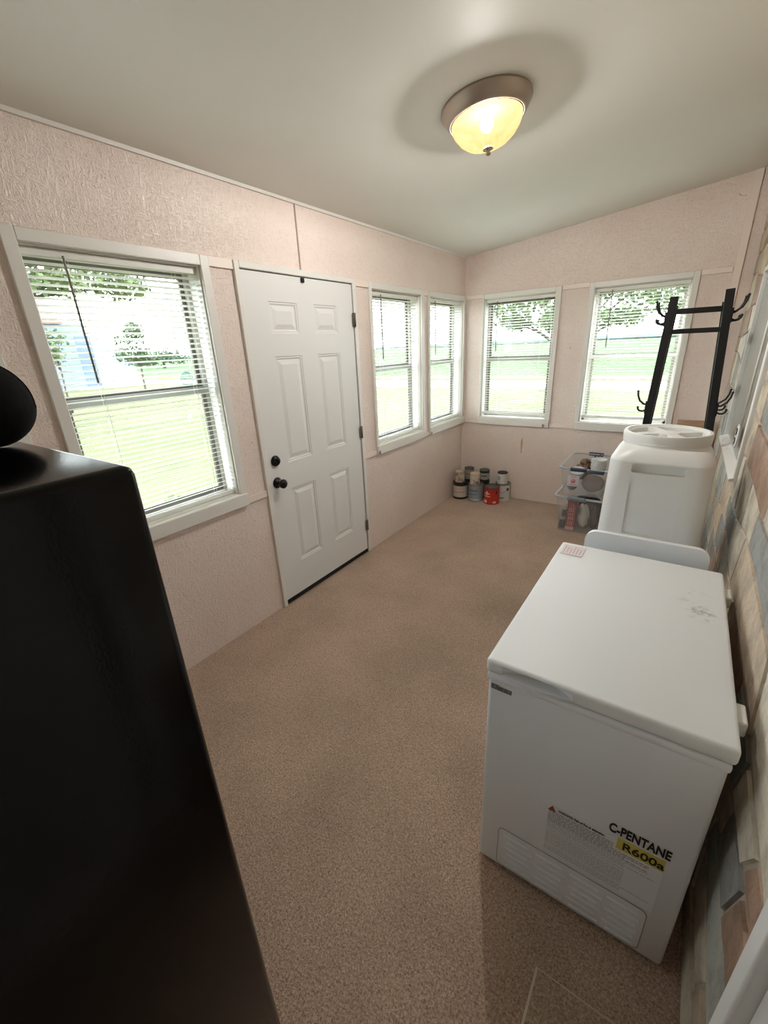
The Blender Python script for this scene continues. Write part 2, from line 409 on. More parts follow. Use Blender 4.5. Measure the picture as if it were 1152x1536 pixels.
window('window_1', 'x', .587, 1.31, .541, 1.358)
window('window_2', 'x', 2.715, 3.45, 2.684, 3.498, clips=(2.70,))
window('window_3', 'x', 3.61, 4.335, 3.584, 4.384, clips=(3.60,))
window('window_4', 'y', .213, .905, .194, .954, clips=(.90,))
window('window_5', 'y', 1.228, 1.942, 1.190, 1.985, dark=M_frame, light=M_casing)
window('window_7', 'x', -.33, .385, -.375, .435)

def blind(axis, a0, a1, label, wand_a, bottom, tilt=15, head_drop=0.0):
    c = (a0+a1)/2
    root = thing('window_blind', label, 'blind', (-.035, c, bottom) if axis == 'x' else (c, L+.035, bottom), 'white mini blinds in the porch windows')
    D = .036
    def bx(m, p0, p1, bevel=0):
        if axis == 'x': m.box((-p0[1], p0[0], p0[2]), (-p1[1], p1[0], p1[2]), 0, bevel, 1)
        else: m.box((p0[0], L+p0[1], p0[2]), (p1[0], L+p1[1], p1[2]), 0, bevel, 1)
    def PT(a, d, z): return (-d, a, z) if axis == 'x' else (a, L+d, z)
    g = .010; top = OT-.008
    m = MB(); bx(m, (a0+g, D-.016, top-.028), (a1-g, D+.016, top), .002); m.build('headrail', M_slat, root)
    m = MB(); bx(m, (a0+g, D-.013, bottom), (a1-g, D+.013, bottom+.022), .004); m.build('bottom_rail', M_slat, root)
    m = MB(); z = bottom+.032; pitch = .0243; hw = .0125
    ct, st = math.cos(math.radians(tilt)), math.sin(math.radians(tilt))
    while z < top-.034:
        prof = []
        for k in range(5):
            u = -1+k/2; prof.append((u*hw, .0022*(1-u*u)))
        prof = prof + [(u, v-.0007) for u, v in reversed(prof)]
        P = [(D + u*ct - v*st, z - u*st + v*ct) for u, v in prof]       # room side edge (u<0) sits higher
        vs = [PT(a0+g+.002, d, zz) for d, zz in P] + [PT(a1-g-.002, d, zz) for d, zz in P]; n = len(P)
        m.poly(vs, [(i, (i+1) % n, n+(i+1) % n, n+i) for i in range(n)] + [tuple(range(n)), tuple(range(2*n-1, n-1, -1))])
        z += pitch
    m.build('slats', M_slat, root)
    for a in (a0+.16, a1-.12):
        m = MB()
        for d in (D-.0135, D+.0135): m.tube([PT(a, d, bottom+.02), PT(a, d, top-.02)], .0009, 5)
        m.build('ladder_cord', M_slat, root)
    m = MB(); m.tube([PT(wand_a, .012, top-.02), PT(wand_a, .010, top-.03), PT(wand_a+.003, .010, 1.555)], .0045, 8); m.build('tilt_wand', M_wand, root, label='clear grey tilt wand')
    return root
M_wand = mat('grey_acrylic_wand', (128,122,112), .25)
blind('x', .587, 1.31, 'white slatted mini blind in the large window left of the door', .73, .893)
blind('x', 2.715, 3.45, 'white slatted mini blind in first window right of the white door', 2.865, .893)
blind('x', 3.61, 4.335, 'white slatted mini blind in the window next to the room corner', 3.752, .893)
blind('x', -.33, .385, 'white slatted mini blind in the window beside the black steel cabinet', -.19, .893)
blind('y', .213, .905, 'white slatted mini blind on the back wall above the paint cans', .343, .915)
blind('y', 1.228, 1.942, 'white slatted mini blind in the window behind the black coat rack', 1.372, .925)

# ------------------------------------------------------------------ entry door (door_1)
m = MB()
m.box((-.06,1.505,0),(.018,DY0,CT+.002), bevel=.003, seg=1); m.box((-.06,DY1,0),(.018,2.524,CT+.002), bevel=.003, seg=1); m.box((-.06,DY0,DZ),(.018,DY1,CT+.002), bevel=.003, seg=1)
door = struct(m.build('door_1', M_casing), 'white six panel entry door with black knob')
def door_leaf(y0, y1, z0, z1, xf, th, panels):
    m = MB(); bm = m.bm
    us = sorted({y0, y1, *[p[0] for p in panels], *[p[1] for p in panels]}); vs = sorted({z0, z1, *[p[2] for p in panels], *[p[3] for p in panels]})
    for i in range(len(us)-1):
        for j in range(len(vs)-1):
            cu, cv = (us[i]+us[i+1])/2, (vs[j]+vs[j+1])/2
            if any(p[0] < cu < p[1] and p[2] < cv < p[3] for p in panels): continue
            m.poly([(xf,us[i],vs[j]),(xf,us[i+1],vs[j]),(xf,us[i+1],vs[j+1]),(xf,us[i],vs[j+1])], [(0,1,2,3)])
    for a, b, c, d in panels:
        prof = [(0,0),(.004,-.004),(.012,-.0035),(.016,-.009),(.022,-.0095),(.048,-.0015)]
        rings = [[(xf+dx,a+i,c+i),(xf+dx,b-i,c+i),(xf+dx,b-i,d-i),(xf+dx,a+i,d-i)] for i, dx in prof]
        vv = [p for r in rings for p in r]
        m.poly(vv, [(k*4+j, k*4+(j+1) % 4, k*4+4+(j+1) % 4, k*4+4+j) for k in range(len(prof)-1) for j in range(4)] + [tuple(range(len(vv)-4, len(vv)))])
    xb = xf-th
    m.poly([(xf,y0,z0),(xf,y1,z0),(xf,y1,z1),(xf,y0,z1),(xb,y0,z0),(xb,y1,z0),(xb,y1,z1),(xb,y0,z1)],
           [(4,5,1,0),(5,6,2,1),(6,7,3,2),(7,4,0,3),(7,6,5,4)])
    bmesh.ops.remove_doubles(bm, verts=bm.verts[:], dist=1e-5)
    return m
cols_ = ((1.712,1.936),(2.083,2.307)); rws = ((.272,.802),(.980,1.620),(1.747,1.916))
leaf = door_leaf(DY0+.005, DY1-.008, .035, DZ-.006, .008, .044, [(a,b,c,d) for a,b in cols_ for c,d in rws]).build('door_leaf', M_door, door)
RX = Matrix.Rotation(PI/2, 3, 'Y')
m = MB(); m.lathe([(0,0),(.034,0),(.034,.006),(.031,.012),(.026,.020),(.022,.022),(0,.022)], (.008,1.604,1.014), 28, M=RX); m.box((.028,1.599,1.0),(.036,1.609,1.028), bevel=.002, seg=1); m.build('deadbolt', M_black, leaf, label='black deadbolt turn')
m = MB(); m.lathe([(0,0),(.035,0),(.035,.005),(.026,.012),(.013,.016),(.012,.034),(.022,.040),(.029,.050),(.029,.062),(.020,.070),(0,.072)], (.008,1.597,.874), 28, M=RX); m.build('door_knob', M_black, leaf, label='black round door knob')
for z in (1.834,1.038,.255):
    m = MB(); m.tube([(.020,DY1-.002,z-.045),(.020,DY1-.002,z+.045)], .008, 10); m.box((.016,DY1-.024,z-.045),(.019,DY1-.004,z+.045)); m.build('hinge', M_bronze, leaf, label='dark metal hinge')
m = MB(); m.box((.008,1.988,2.030),(.020,2.014,2.056), bevel=.004); m.build('door_stop', M_blackmatte, leaf, label='small black bumper at the top edge')
m = MB(); m.box((.0,DY0+.005,.008),(.012,DY1-.008,.036)); m.build('door_sweep', M_blackmatte, leaf, label='black rubber sweep')
m = MB(); m.box((-.06,DY0,0),(.0,DY1,.02)); m.build('threshold', M_black, door)
m = MB(); m.box((-.04,DY1-.007,.035),(.004,DY1,DZ)); m.build('dark_gap_strip', M_blackmatte, door)  # black strip stands for the shaded gap at the leaf's hinge edge

# ------------------------------------------------------------------ house doorway in stone wall (door_2)
m = MB()
m.box((XS-.052,HDY-.05,0),(XS+.1,HDY-.002,2.10), bevel=.006); m.box((XS-.03,HDY-.085,0),(XS+.1,HDY-.05,2.06), bevel=.004)
m.box((XS-.052,-.56,0),(XS+.1,-.50,2.10), bevel=.006); m.box((XS-.052,-.50,2.05),(XS+.1,HDY-.05,2.10), bevel=.006)
d2 = struct(m.build('door_2', M_door), 'white house door frame set in stone wall')
m = MB(); m.box((XS+.03,-.50,.01),(XS+.07,HDY-.085,2.05), bevel=.003); m.build('door_leaf', M_door, d2)
m = MB()                                             # lumpy caulk bead beside the frame
r_ = random.Random(5)
zz = .35
while zz < .95:
    ln = r_.uniform(.02,.05); m.tube([(XS-.03,HDY+.004,zz),(XS-.032,HDY+.006,zz+ln)], r_.uniform(.004,.008), 6); zz += ln+r_.uniform(.0,.02)
m.build('caulk_bead', M_casing, d2)

# ------------------------------------------------------------------ window in the stone wall (window_6)
M_shade = mat('grey_window_shade', (150,148,140), .25)
m = MB(); q = .028
m.box((XS-.024,SWY1-.016,SWZ0),(XS+.04,SWY1,SWZ1), bevel=.003); m.box((XS-.030,SWY0,SWZ0),(XS+.04,SWY0+.05,SWZ1), bevel=.004)
m.box((XS-.024,SWY0+.05,SWZ1-q),(XS+.04,SWY1-.016,SWZ1), bevel=.003)
w6 = struct(m.build('window_6', M_door), 'white framed house window in the stone wall')
m = MB(); m.prism([(XS-.045,SWZ0),(XS-.045,SWZ0+.012),(XS+.0,SWZ0+.03),(XS+.0,SWZ0)], 'y', SWY0+.002, SWY1-.002); m.build('window_sill', M_casing, w6)
m = MB(); m.box((XS-.003,SWY0+.05,SWZ0+.03),(XS+.004,SWY1-.016,SWZ1-q)); m.build('pane', M_shade, w6, label='pane with a grey shade behind')
m = MB(); m.box((XS-.014,SWY0+.05,SWZ0+.03),(XS-.003,SWY0+.16,SWZ1-q)); m.build('sash_stile', mat('dark_grey_stile',(96,96,98),.4), w6)
tagt = thing('oval_tag', 'white oval tag with two dark curls on a thin rod in the stone wall window', 'tag', (XS-.002,2.72,1.10))
m = MB(); m.lathe([(0,0),(.92,0),(1,.1),(1,.25),(.9,.35),(0,.35)], (0,0,0), 32, M=Matrix.Rotation(-PI/2,3,'Y'))
for v in m.bm.verts: v.co = Vector((XS-.020+v.co.x*.02, 2.70+v.co.y*.062, 1.135+v.co.z*.062))
m.build('disc', M_plastic, tagt, autosmooth=40)
m = MB()
for cz in (1.16, 1.112):
    m.tube([(XS-.0285, 2.70+.02*math.cos(a), cz+.016*math.sin(a)) for a in [math.radians(t) for t in range(20, 300, 20)]], .003, 6)
m.build('curl_mark', M_black, tagt, label='dark curled marks')
m = MB(); m.tube([(XS-.016,2.70,1.19),(XS-.016,2.66,SWZ1-q)], .005, 8); m.build('rod', M_casing, tagt)

# ------------------------------------------------------------------ ceiling light
lc = Vector((1.146,2.02,ceil_z(1.146))); th = -math.atan(K); RL = Matrix.Rotation(th, 3, 'Y')
lamp = thing('ceiling_light', 'brushed nickel flush ceiling light with a glowing alabaster glass bowl', 'ceiling light', lc)
m = MB(); m.lathe([(0,0),(.186,0),(.188,-.010),(.180,-.018),(.178,-.026),(.172,-.036),(.160,-.052),(.153,-.056),(.151,-.054),(.151,-.02),(0,-.02)], lc, 56, M=RL); m.build('pan', M_nickel, lamp)
m = MB(); m.lathe([(0,-.021),(.1505,-.021),(.1505,-.055),(.148,-.055),(.147,-.026),(0,-.026)], lc, 40, M=RL); m.build('added_liner', mat('added_dark_liner',(20,14,10),.95,spec=0), lamp)  # added dark liner, keeps the bulb-lit pan from showing through the bowl
def bowl_mat():
    m = bpy.data.materials.new('alabaster_glass'); m.use_nodes = True; nt = m.node_tree; nt.nodes.clear()
    o = nt.nodes.new('ShaderNodeOutputMaterial'); e = nt.nodes.new('ShaderNodeEmission')
    tc = nt.nodes.new('ShaderNodeTexCoord'); n = nt.nodes.new('ShaderNodeTexNoise'); n.inputs['Scale'].default_value = 9; n.inputs['Distortion'].default_value = 2.5; n.inputs['Detail'].default_value = 3
    nt.links.new(tc.outputs['Object'], n.inputs['Vector'])
    r = nt.nodes.new('ShaderNodeValToRGB'); r.color_ramp.elements[0].position = .3; r.color_ramp.elements[1].position = .7
    r.color_ramp.elements[0].color = (1,.55,.19,1); r.color_ramp.elements[1].color = (1,.66,.30,1)
    nt.links.new(n.outputs['Fac'], r.inputs['Fac']); nt.links.new(r.outputs['Color'], e.inputs['Color']); e.inputs['Strength'].default_value = LAMP_E
    tp = nt.nodes.new('ShaderNodeBsdfTransparent'); tp.inputs['Color'].default_value = (1,.985,.96,1)
    gl = nt.nodes.new('ShaderNodeBsdfGlossy'); gl.inputs['Roughness'].default_value = .15
    y = nt.nodes.new('ShaderNodeMixShader'); y.inputs[0].default_value = .15
    nt.links.new(e.outputs[0], y.inputs[1]); nt.links.new(tp.outputs[0], y.inputs[2])
    z = nt.nodes.new('ShaderNodeMixShader'); z.inputs[0].default_value = .04
    nt.links.new(y.outputs[0], z.inputs[1]); nt.links.new(gl.outputs[0], z.inputs[2])
    nt.links.new(z.outputs[0], o.inputs[0]); return m
LAMP_E = .66; BULB_E = 5200.0; SKY = 4.6; EXPO = 1.27
m = MB()
prof = [(.148,-.052),(.147,-.066),(.138,-.086),(.118,-.112),(.090,-.133),(.055,-.147),(.020,-.153),(0,-.154)]
m.lathe(prof, lc, 48, M=RL); m.build('glass_bowl', bowl_mat(), lamp)
m = MB(); m.lathe([(0,-.150),(.020,-.151),(.022,-.157),(.010,-.160),(.008,-.167),(.011,-.172),(.007,-.178),(0,-.180)], lc, 20, M=RL); m.build('finial', M_nickel, lamp)
m = MB(); bc = lc + RL @ Vector((.0,.0,-.069)); m.lathe([(0,-.028),(.018,-.022),(.028,0),(.018,.022),(0,.028)], bc, 16)
m.build('bulb', mat('bulb_glow', (255,220,170), .5, emit=((252,250,248), BULB_E)), lamp)

# ------------------------------------------------------------------ black steel safe cabinet
SX0, SX1, SY0, SY1, SH = .74, 1.492, -.52, .122, 1.52
M_safe = mat('black_textured_enamel', (5,5,6), .13, spec=.25, bump=(240,.25,.0005))
safe = thing('steel_cabinet', 'tall black textured steel safe cabinet standing in the near left of the room', 'cabinet', ((SX0+SX1)/2,(SY0+SY1)/2,0))
m = MB(); m.box((SX0,SY0,.0),(SX1,SY1,SH), bevel=.014, seg=4); m.build('body', M_safe, safe, autosmooth=50)
m = MB(); m.box((SX0+.06,SY0-.03,.08),(SX1-.06,SY0-.001,SH-.08), bevel=.008); dd = m.build('door', M_safe, safe)
m = MB(); m.tube([(1.0,SY0-.055,.78),(1.24,SY0-.055,.78)], .012, 10); m.tube([(1.12,SY0-.028,.78),(1.12,SY0-.06,.78)], .018, 12); m.build('handle', M_nickel, dd)
# round black cap on the cabinet
cc = Vector((1.150,.074,1.5872)); R = .067
cap = thing('round_hat', 'rounded black soft hat resting on top of the black cabinet', 'hat', (cc.x,cc.y,SH))
M_cap = mat('black_felt', (12,12,12), .9, spec=.2, bump=(60,.4,.004))
m = MB(); m.lathe([(max(0,.0668*math.cos(a))*(1 if a < 0 else .98), .0668*math.sin(a)) for a in [math.radians(-90+180*k/24) for k in range(25)]], cc, 36); m.build('crown', M_cap, cap)
m = MB()
for k in range(3):
    a = k*PI/3; m.tube([cc+Vector((math.cos(a)*00.0669*math.cos(t), math.sin(a)*00.0669*math.cos(t), 00.0669*math.sin(t))) for t in [math.radians(d) for d in range(-10, 191, 6)]], .0009, 6)
m.build('seam', M_cap, cap)

# ------------------------------------------------------------------ chest freezer
FX0, FX1, FY0, FY1, FH = 1.722, 2.266, .786, 1.640, .840
fz = thing('chest_freezer', 'white chest freezer with warning label and vent slots beside the stone wall', 'freezer', ((FX0+FX1)/2,(FY0+FY1)/2,0))
m = MB(); m.box((FX0+.004,FY0+.004,.012),(FX1-.006,FY1-.004,.785), bevel=.012, seg=3); body = m.build('body', M_white, fz, autosmooth=50)
m = MB(); m.box((FX0+.001,FY0+.001,.768),(FX1-.003,FY1-.001,.792), bevel=.008, seg=3); m.build('rim', M_white, fz, autosmooth=50)
def lid_material():
    mm = mat('white_enamel_scuffed', (230,233,234), .5)
    nt = mm.node_tree; b = nt.nodes['Principled BSDF']
    geo = nt.nodes.new('ShaderNodeNewGeometry'); mp = nt.nodes.new('ShaderNodeMapping'); mp.vector_type = 'TEXTURE'
    mp.inputs['Location'].default_value = (2.19,1.36,.84); mp.inputs['Scale'].default_value = (.08,.13,1); mp.inputs['Rotation'].default_value = (0,0,.5)
    nt.links.new(geo.outputs['Position'], mp.inputs['Vector'])
    ln = nt.nodes.new('ShaderNodeVectorMath'); ln.operation = 'LENGTH'; nt.links.new(mp.outputs['Vector'], ln.inputs[0])
    n = nt.nodes.new('ShaderNodeTexNoise'); n.inputs['Scale'].default_value = 60; n.inputs['Detail'].default_value = 6; nt.links.new(geo.outputs['Position'], n.inputs['Vector'])
    n2 = nt.nodes.new('ShaderNodeTexNoise'); n2.inputs['Scale'].default_value = 14; n2.inputs['Detail'].default_value = 4; nt.links.new(geo.outputs['Position'], n2.inputs['Vector'])
    r = nt.nodes.new('ShaderNodeMapRange'); r.inputs['From Min'].default_value = 1.0; r.inputs['From Max'].default_value = .1; nt.links.new(ln.outputs['Value'], r.inputs['Value'])
    s = nt.nodes.new('ShaderNodeMapRange'); s.inputs['From Min'].default_value = .46; s.inputs['From Max'].default_value = .66; nt.links.new(n.outputs['Fac'], s.inputs['Value'])
    s2 = nt.nodes.new('ShaderNodeMapRange'); s2.inputs['From Min'].default_value = .45; s2.inputs['From Max'].default_value = .6; nt.links.new(n2.outputs['Fac'], s2.inputs['Value'])
    a = nt.nodes.new('ShaderNodeMath'); a.operation = 'MULTIPLY'; nt.links.new(r.outputs[0], a.inputs[0]); nt.links.new(s.outputs[0], a.inputs[1])
    a2 = nt.nodes.new('ShaderNodeMath'); a2.operation = 'MULTIPLY'; nt.links.new(a.outputs[0], a2.inputs[0]); nt.links.new(s2.outputs[0], a2.inputs[1])
    mx = nt.nodes.new('ShaderNodeMix'); mx.data_type = 'RGBA'; nt.links.new(a2.outputs[0], mx.inputs['Factor'])
    mx.inputs['A'].default_value = (*lin((229,232,234)), 1); mx.inputs['B'].default_value = (*lin((96,88,82)), 1)
    nt.links.new(mx.outputs['Result'], b.inputs['Base Color']); return mm
m = MB(); m.box((FX0-.002,FY0-.002,.796),(FX1+.002,FY1+.002,FH), bevel=.011, seg=4); lid = m.build('lid', lid_material(), fz, autosmooth=50)
m = MB(); pts = []
for k in range(13):
    t = k/12; pts.append((1.766+.178*t, FY0 + .001 + .032*math.sin(PI*min(1, t*1.02+.0))**.6 if 0 < k < 12 else FY0+.001))
pts = pts + [(1.944, FY0-.02), (1.766, FY0-.02)]
m.prism(pts, 'z', .8045, .831); cut = m.build('cut', M_white); cut.location = -ORG[fz.name]*0
cut.location = (0,0,0)
bpy.context.view_layer.update()
apply_cut(lid, [cut])
for p in lid.data.polygons: p.use_smooth = True
lid.data.set_sharp_from_angle(angle=math.radians(40))
m = MB(); m.prism([(1.768,FY0+.001)]+[(1.768+.174*k/12, FY0-.002-.007*math.sin(PI*k/12)) for k in range(13)]+[(1.942,FY0+.001)], 'z', .800, .8055); m.build('grip_lip', M_white, lid)
for y in (.945,1.545):
    m = MB(); m.box((FX1-.004,y-.035,.772),(FX1+.026,y+.035,.812), bevel=.005); m.box((FX1-.008,y-.03,.70),(FX1+.014,y+.03,.772), bevel=.004); m.build('hinge', M_plastic, fz, label='white plastic lid hinge')
# vent panel
M_groove = mat('vent_slot_edge', (150,152,153), .5)
m = MB(); yv = FY0+.004
m.prism(rrect(1.79,.030,2.199,.204,.018), 'y', yv-.0025, yv+.002)
vent = m.build('vent_panel', M_white, fz)
m = MB(); pr = rrect(1.79,.030,2.199,.204,.018)
m.tube([(x, yv-.002, z) for x, z in pr]+[(pr[0][0], yv-.002, pr[0][1])], .0014, 6); m.build('vent_border', M_groove, vent)
m = MB(); r_ = random.Random(3)
for i in range(6):
    z = .177 - i*.0265; off = 0 if i % 2 == 0 else -.0
    for k in range(4):
        a = 1.808+.0985*k + (.012 if i % 2 else 0); b = a+.078
        m.box((a,yv-.0075,z),(min(b,2.186),yv-.002,z+.0035)); m.box((a+.004,yv-.003,z-.006),(min(b,2.186)-.004,yv-.0024,z-.0005), 1)
m.build('vent_slots', [M_white, M_groove], vent)
# labels
M_label = mat('clear_label_film', (228,232,236), .3); M_ink = mat('black_ink', (24,22,24), .6); M_grink = mat('grey_ink', (150,150,148), .6)
M_yel = mat('yellow_sticker', (205,193,84), .5); M_tri = mat('rust_triangle', (150,70,40), .5)
yl = FY0+.0035
m = MB(); m.box((1.920,yl-.0006,.212),(2.206,yl+.001,.4165)); lab = m.build('warning_label', M_label, fz, label='large printed warning label')
MT = lambda x, z, d=0: Matrix.Translation((x, yl-.0010-d, z)) @ Matrix.Rotation(PI/2, 4, 'X')
text_mesh('C-PENTANE', .0445, MT(2.074,.4335), M_ink, 'lettering', fz, bold=.0013, sx=.575, label='black C-PENTANE lettering')
m = MB(); m.box((2.098,yl-.0016,.383),(2.204,yl,.4225)); yst = m.build('yellow_sticker', M_yel, fz, label='yellow R600a sticker')
text_mesh('R600a', .036, MT(2.110,.390,.001), M_ink, 'lettering', yst, bold=.0007, sx=1.04)
m = MB(); m.prism([(1.924,.394),(1.945,.394),(1.9345,.414)], 'y', yl-.0012, yl); m.build('warning_triangle', M_tri, lab)
text_mesh('WARNING: Risk of fire or explosion.', .0125, MT(1.951,.4005), M_ink, 'lettering', lab, bold=.0003, sx=.62)
m = MB(); r_ = random.Random(9); z = .391
while z > .222:                                       # rows of fine print
    x = 1.926; frac = 1.0 if z > .36 else (.75 if r_.random() < .7 else 1.0)
    xe = 1.926 + (.165 if z > .375 else (.268*frac if z < .34 else .21*frac+.04))
    while x < xe:
        w = r_.uniform(.004,.014); m.box((x,yl-.0010,z),(min(x+w,xe),yl-.0004,z+(.0018 if z > .345 else .0011)), 0 if z > .345 else 1); x += w+.0022
    z -= .0066 if r_.random() < .85 else .0105
m.build('fine_print', [mat('dark_grey_ink',(96,94,94),.6), M_grink], lab)
m = MB(); m.box((1.734,yl-.0006,.742),(1.797,yl+.001,.7615)); bar = m.build('barcode_sticker', M_label, fz, label='small barcode sticker'); m = MB(); x = 1.737; r_ = random.Random(2)
while x < 1.794:
    w = r_.choice((.0006,.001,.0016)); m.box((x,yl-.0012,.7455),(x+w,yl-.0004,.757)); x += w+r_.choice((.0006,.0009,.0013))
m.box((1.737,yl-.0012,.7585),(1.76,yl-.0004,.7602)); m.box((1.737,yl-.0012,.7428),(1.794,yl-.0004,.7443)); m.build('barcode_bars', M_ink, bar)
m = MB(); m.prism([(1.737,1.522),(1.818,1.522),(1.818,1.612),(1.737,1.612)], 'z', FH+.0018, FH+.003); tg = m.build('lid_sticker', mat('pinkish_paper',(226,214,214),.5), fz, label='worn pinkish white sticker')
m = MB()
for k in range(6): m.box((1.745+.012*k,1.53+.004*(k % 2),FH+.0028),(1.749+.012*k,1.60-.01*(k % 3),FH+.0034))
m.build('sticker_print', mat('faded_pink_ink',(205,178,186),.6), tg)

# ------------------------------------------------------------------ white bench with panel ends
bn = thing('plant_bench', 'low white bench with rounded end panels behind the chest freezer', 'bench', (2.01,2.0,0))
for y in (1.715,2.33):
    m = MB(); m.prism(rrect(1.795,.0,2.228,.885,.045,8,(0,0,1,1)), 'y', y-.011, y+.011); m.build('end_panel', M_white, bn, autosmooth=35)
m = MB(); m.box((1.81,1.727,.665),(2.213,2.318,.69), bevel=.003); m.build('seat_board', M_white, bn)
m = MB(); m.box((1.83,1.727,.15),(2.19,2.318,.17), bevel=.003); m.build('lower_shelf', M_white, bn)

# ------------------------------------------------------------------ pet food container
PC = Vector((2.008,2.085,0))
pf = thing('food_container', 'large white plastic storage container with round screw lid on the white bench', 'container', (PC.x,PC.y,.691))
def rr_ring(hw, hd, r, z, n=6):
    return [(PC.x+x, PC.y+y, z) for x, y in rrect(-hw,-hd,hw,hd,r,n)]
levels = [(.186,.186,.055,.691),(.197,.192,.056,.705),(.197,.192,.056,.80),(.193,.191,.057,.98),(.189,.190,.058,1.145),(.187,.188,.058,1.152),(.163,.163,.085,1.190),(.154,.154,.120,1.199),(.152,.152,.150,1.204),(.152,.152,.150,1.215)]
m = MB(); rings = [[m.bm.verts.new(p) for p in rr_ring(*lv)] for lv in levels]
for a, b in zip(rings, rings[1:]):
    n = len(a)
    for k in range(n): m.bm.faces.new((a[k], a[(k+1) % n], b[(k+1) % n], b[k]))
m.bm.faces.new(rings[0][::-1]); m.bm.faces.new(rings[-1])
pbody = m.build('body', M_plastic, pf)
def cutbox(x0, x1, z0, z1, y0, y1, r):
    m = MB(); m.prism(rrect(x0,z0,x1,z1,r), 'y', y0, y1); return m.build('cut', M_plastic)
yf = PC.y-.190
cuts = [cutbox(1.910,2.100,1.102,1.142,yf-.05,yf+.026,.010), cutbox(1.912,2.098,.822,1.066,yf-.05,yf+.006,.014)]
apply_cut(pbody, cuts)
for p in pbody.data.polygons: p.use_smooth = True
pbody.data.set_sharp_from_angle(angle=math.radians(38))
LCz = 1.20; lcn = (PC.x, PC.y+.02, LCz)
m = MB(); m.lathe([(.158,0),(.166,.004),(.168,.040),(.164,.050),(.152,.050),(.147,.044),(.138,.040),(.136,.022),(.03,.018),(0,.018)], lcn, 56); plid = m.build('screw_lid', M_plastic, pf, autosmooth=40)
m = MB()
for k in range(2):
    a = .5+k*PI/2; d = Vector((math.cos(a), math.sin(a), 0)); c0 = Vector(lcn)+Vector((0,0,.030)); m.bar(c0-d*.136, c0+d*.136, .038, .022)
m.lathe([(0,.044),(.045,.042),(.050,.030),(.050,.018)], lcn, 28); m.build('grip_spokes', M_plastic, plid, autosmooth=30)

# ------------------------------------------------------------------ coat rack
rk = thing('coat_rack', 'black metal coat rack with double hooks standing beside the stone wall', 'coat rack', (2.03,3.1,0))
YF, YB = 3.0, 3.16
M_rack = mat('black_powder_coat', (22,22,23), .42, .1)
def post(p, q):
    m = MB(); m.bar(p, q, .04, .04); return m.build('post', M_rack, rk)
post((1.828,YF,0),(1.902,YF,1.838)); post((2.264,YF,0),(2.148,YF,1.853))
post((1.828,YB,0),(1.902,YB,1.80)); post((2.264,YB,0),(2.148,YB,1.80))
for (z, y, t) in ((1.765,YB,.03),(1.655,YF,.026)):
    xl = 1.828+(.074/1.838)*z; xr = 2.264-(.116/1.853)*z
    m = MB(); m.bar((xl,y,z),(xr,y,z), .026, t); m.build('crossbar', M_rack, rk)
for z in (1.70,.62,.2):
    for x in (1.828+(.074/1.838)*z, 2.264-(.116/1.853)*z):
        m = MB(); m.bar((x,YF,z),(x,YB,z), .03, .03); m.build('side_rail', M_rack, rk)
for z in (.2,):
    m = MB(); m.bar((1.836,YF,z),(2.252,YF,z), .03, .03); m.bar((1.836,YB,z),(2.252,YB,z), .03, .03); m.build('shelf_rail', M_rack, rk)
def hook(x, y, z, s):
    m = MB()
    up = [(x,y,z),(x+s*.015,y,z+.002),(x+s*.038,y,z+.022),(x+s*.050,y,z+.050),(x+s*.054,y,z+.078)]
    lo = [(x,y,z-.035),(x+s*.015,y,z-.042),(x+s*.032,y,z-.040),(x+s*.042,y,z-.028),(x+s*.043,y,z-.018)]
    m.tube(up, .0055, 8); m.tube(lo, .0055, 8)
    m.lathe([(0,-.008),(.008,0),(0,.008)], up[-1], 10); m.lathe([(0,-.008),(.008,0),(0,.008)], lo[-1], 10)
    m.box((x-.004*s,y-.012,z-.055),(x+.004*s,y+.012,z+.02)); m.build('coat_hook', M_rack, rk)
for z in (1.74,1.245):
    xl = 1.828+(.074/1.838)*z-.023; xr = 2.264-(.116/1.853)*z+.023
    hook(xl, YF, z, -1); hook(xr, YF, z, 1); hook(xr, YB, z-.0, 1)
    if z > 1.5: hook(xl, YB, z, -1)

# cardboard carton
bx = thing('cardboard_carton', 'brown cardboard carton against the back wall behind the coat rack', 'box', (2.12,4.27,0))
M_card = mat('brown_cardboard', (176,140,112), .85, bump=(50,.1,.002))
m = MB(); m.box((2.03,4.17,0),(2.222,4.365,.945)); m.build('carton_body', M_card, bx)
m = MB(); m.box((2.03,4.17,.946),(2.222,4.262,.950)); m.box((2.03,4.272,.946),(2.222,4.365,.950)); m.build('top_flaps', M_card, bx)

# carpet mat
m = MB(); m.prism(rrect(1.976,-.30,2.272,.604,.006,2), 'z', 0.0005, .022); tag(m.build('door_mat', M_mat), 'tan carpet offcut mat lying on the carpet in front of the freezer', 'mat')
mo = bpy.data.objects['door_mat']; m = MB(); m.tube([(1.978,-.30,.019),(1.978,.602,.019),(2.27,.602,.019)], .0045, 6); m.build('bound_edge', mat('pale_binding',(206,190,172),.9), mo)

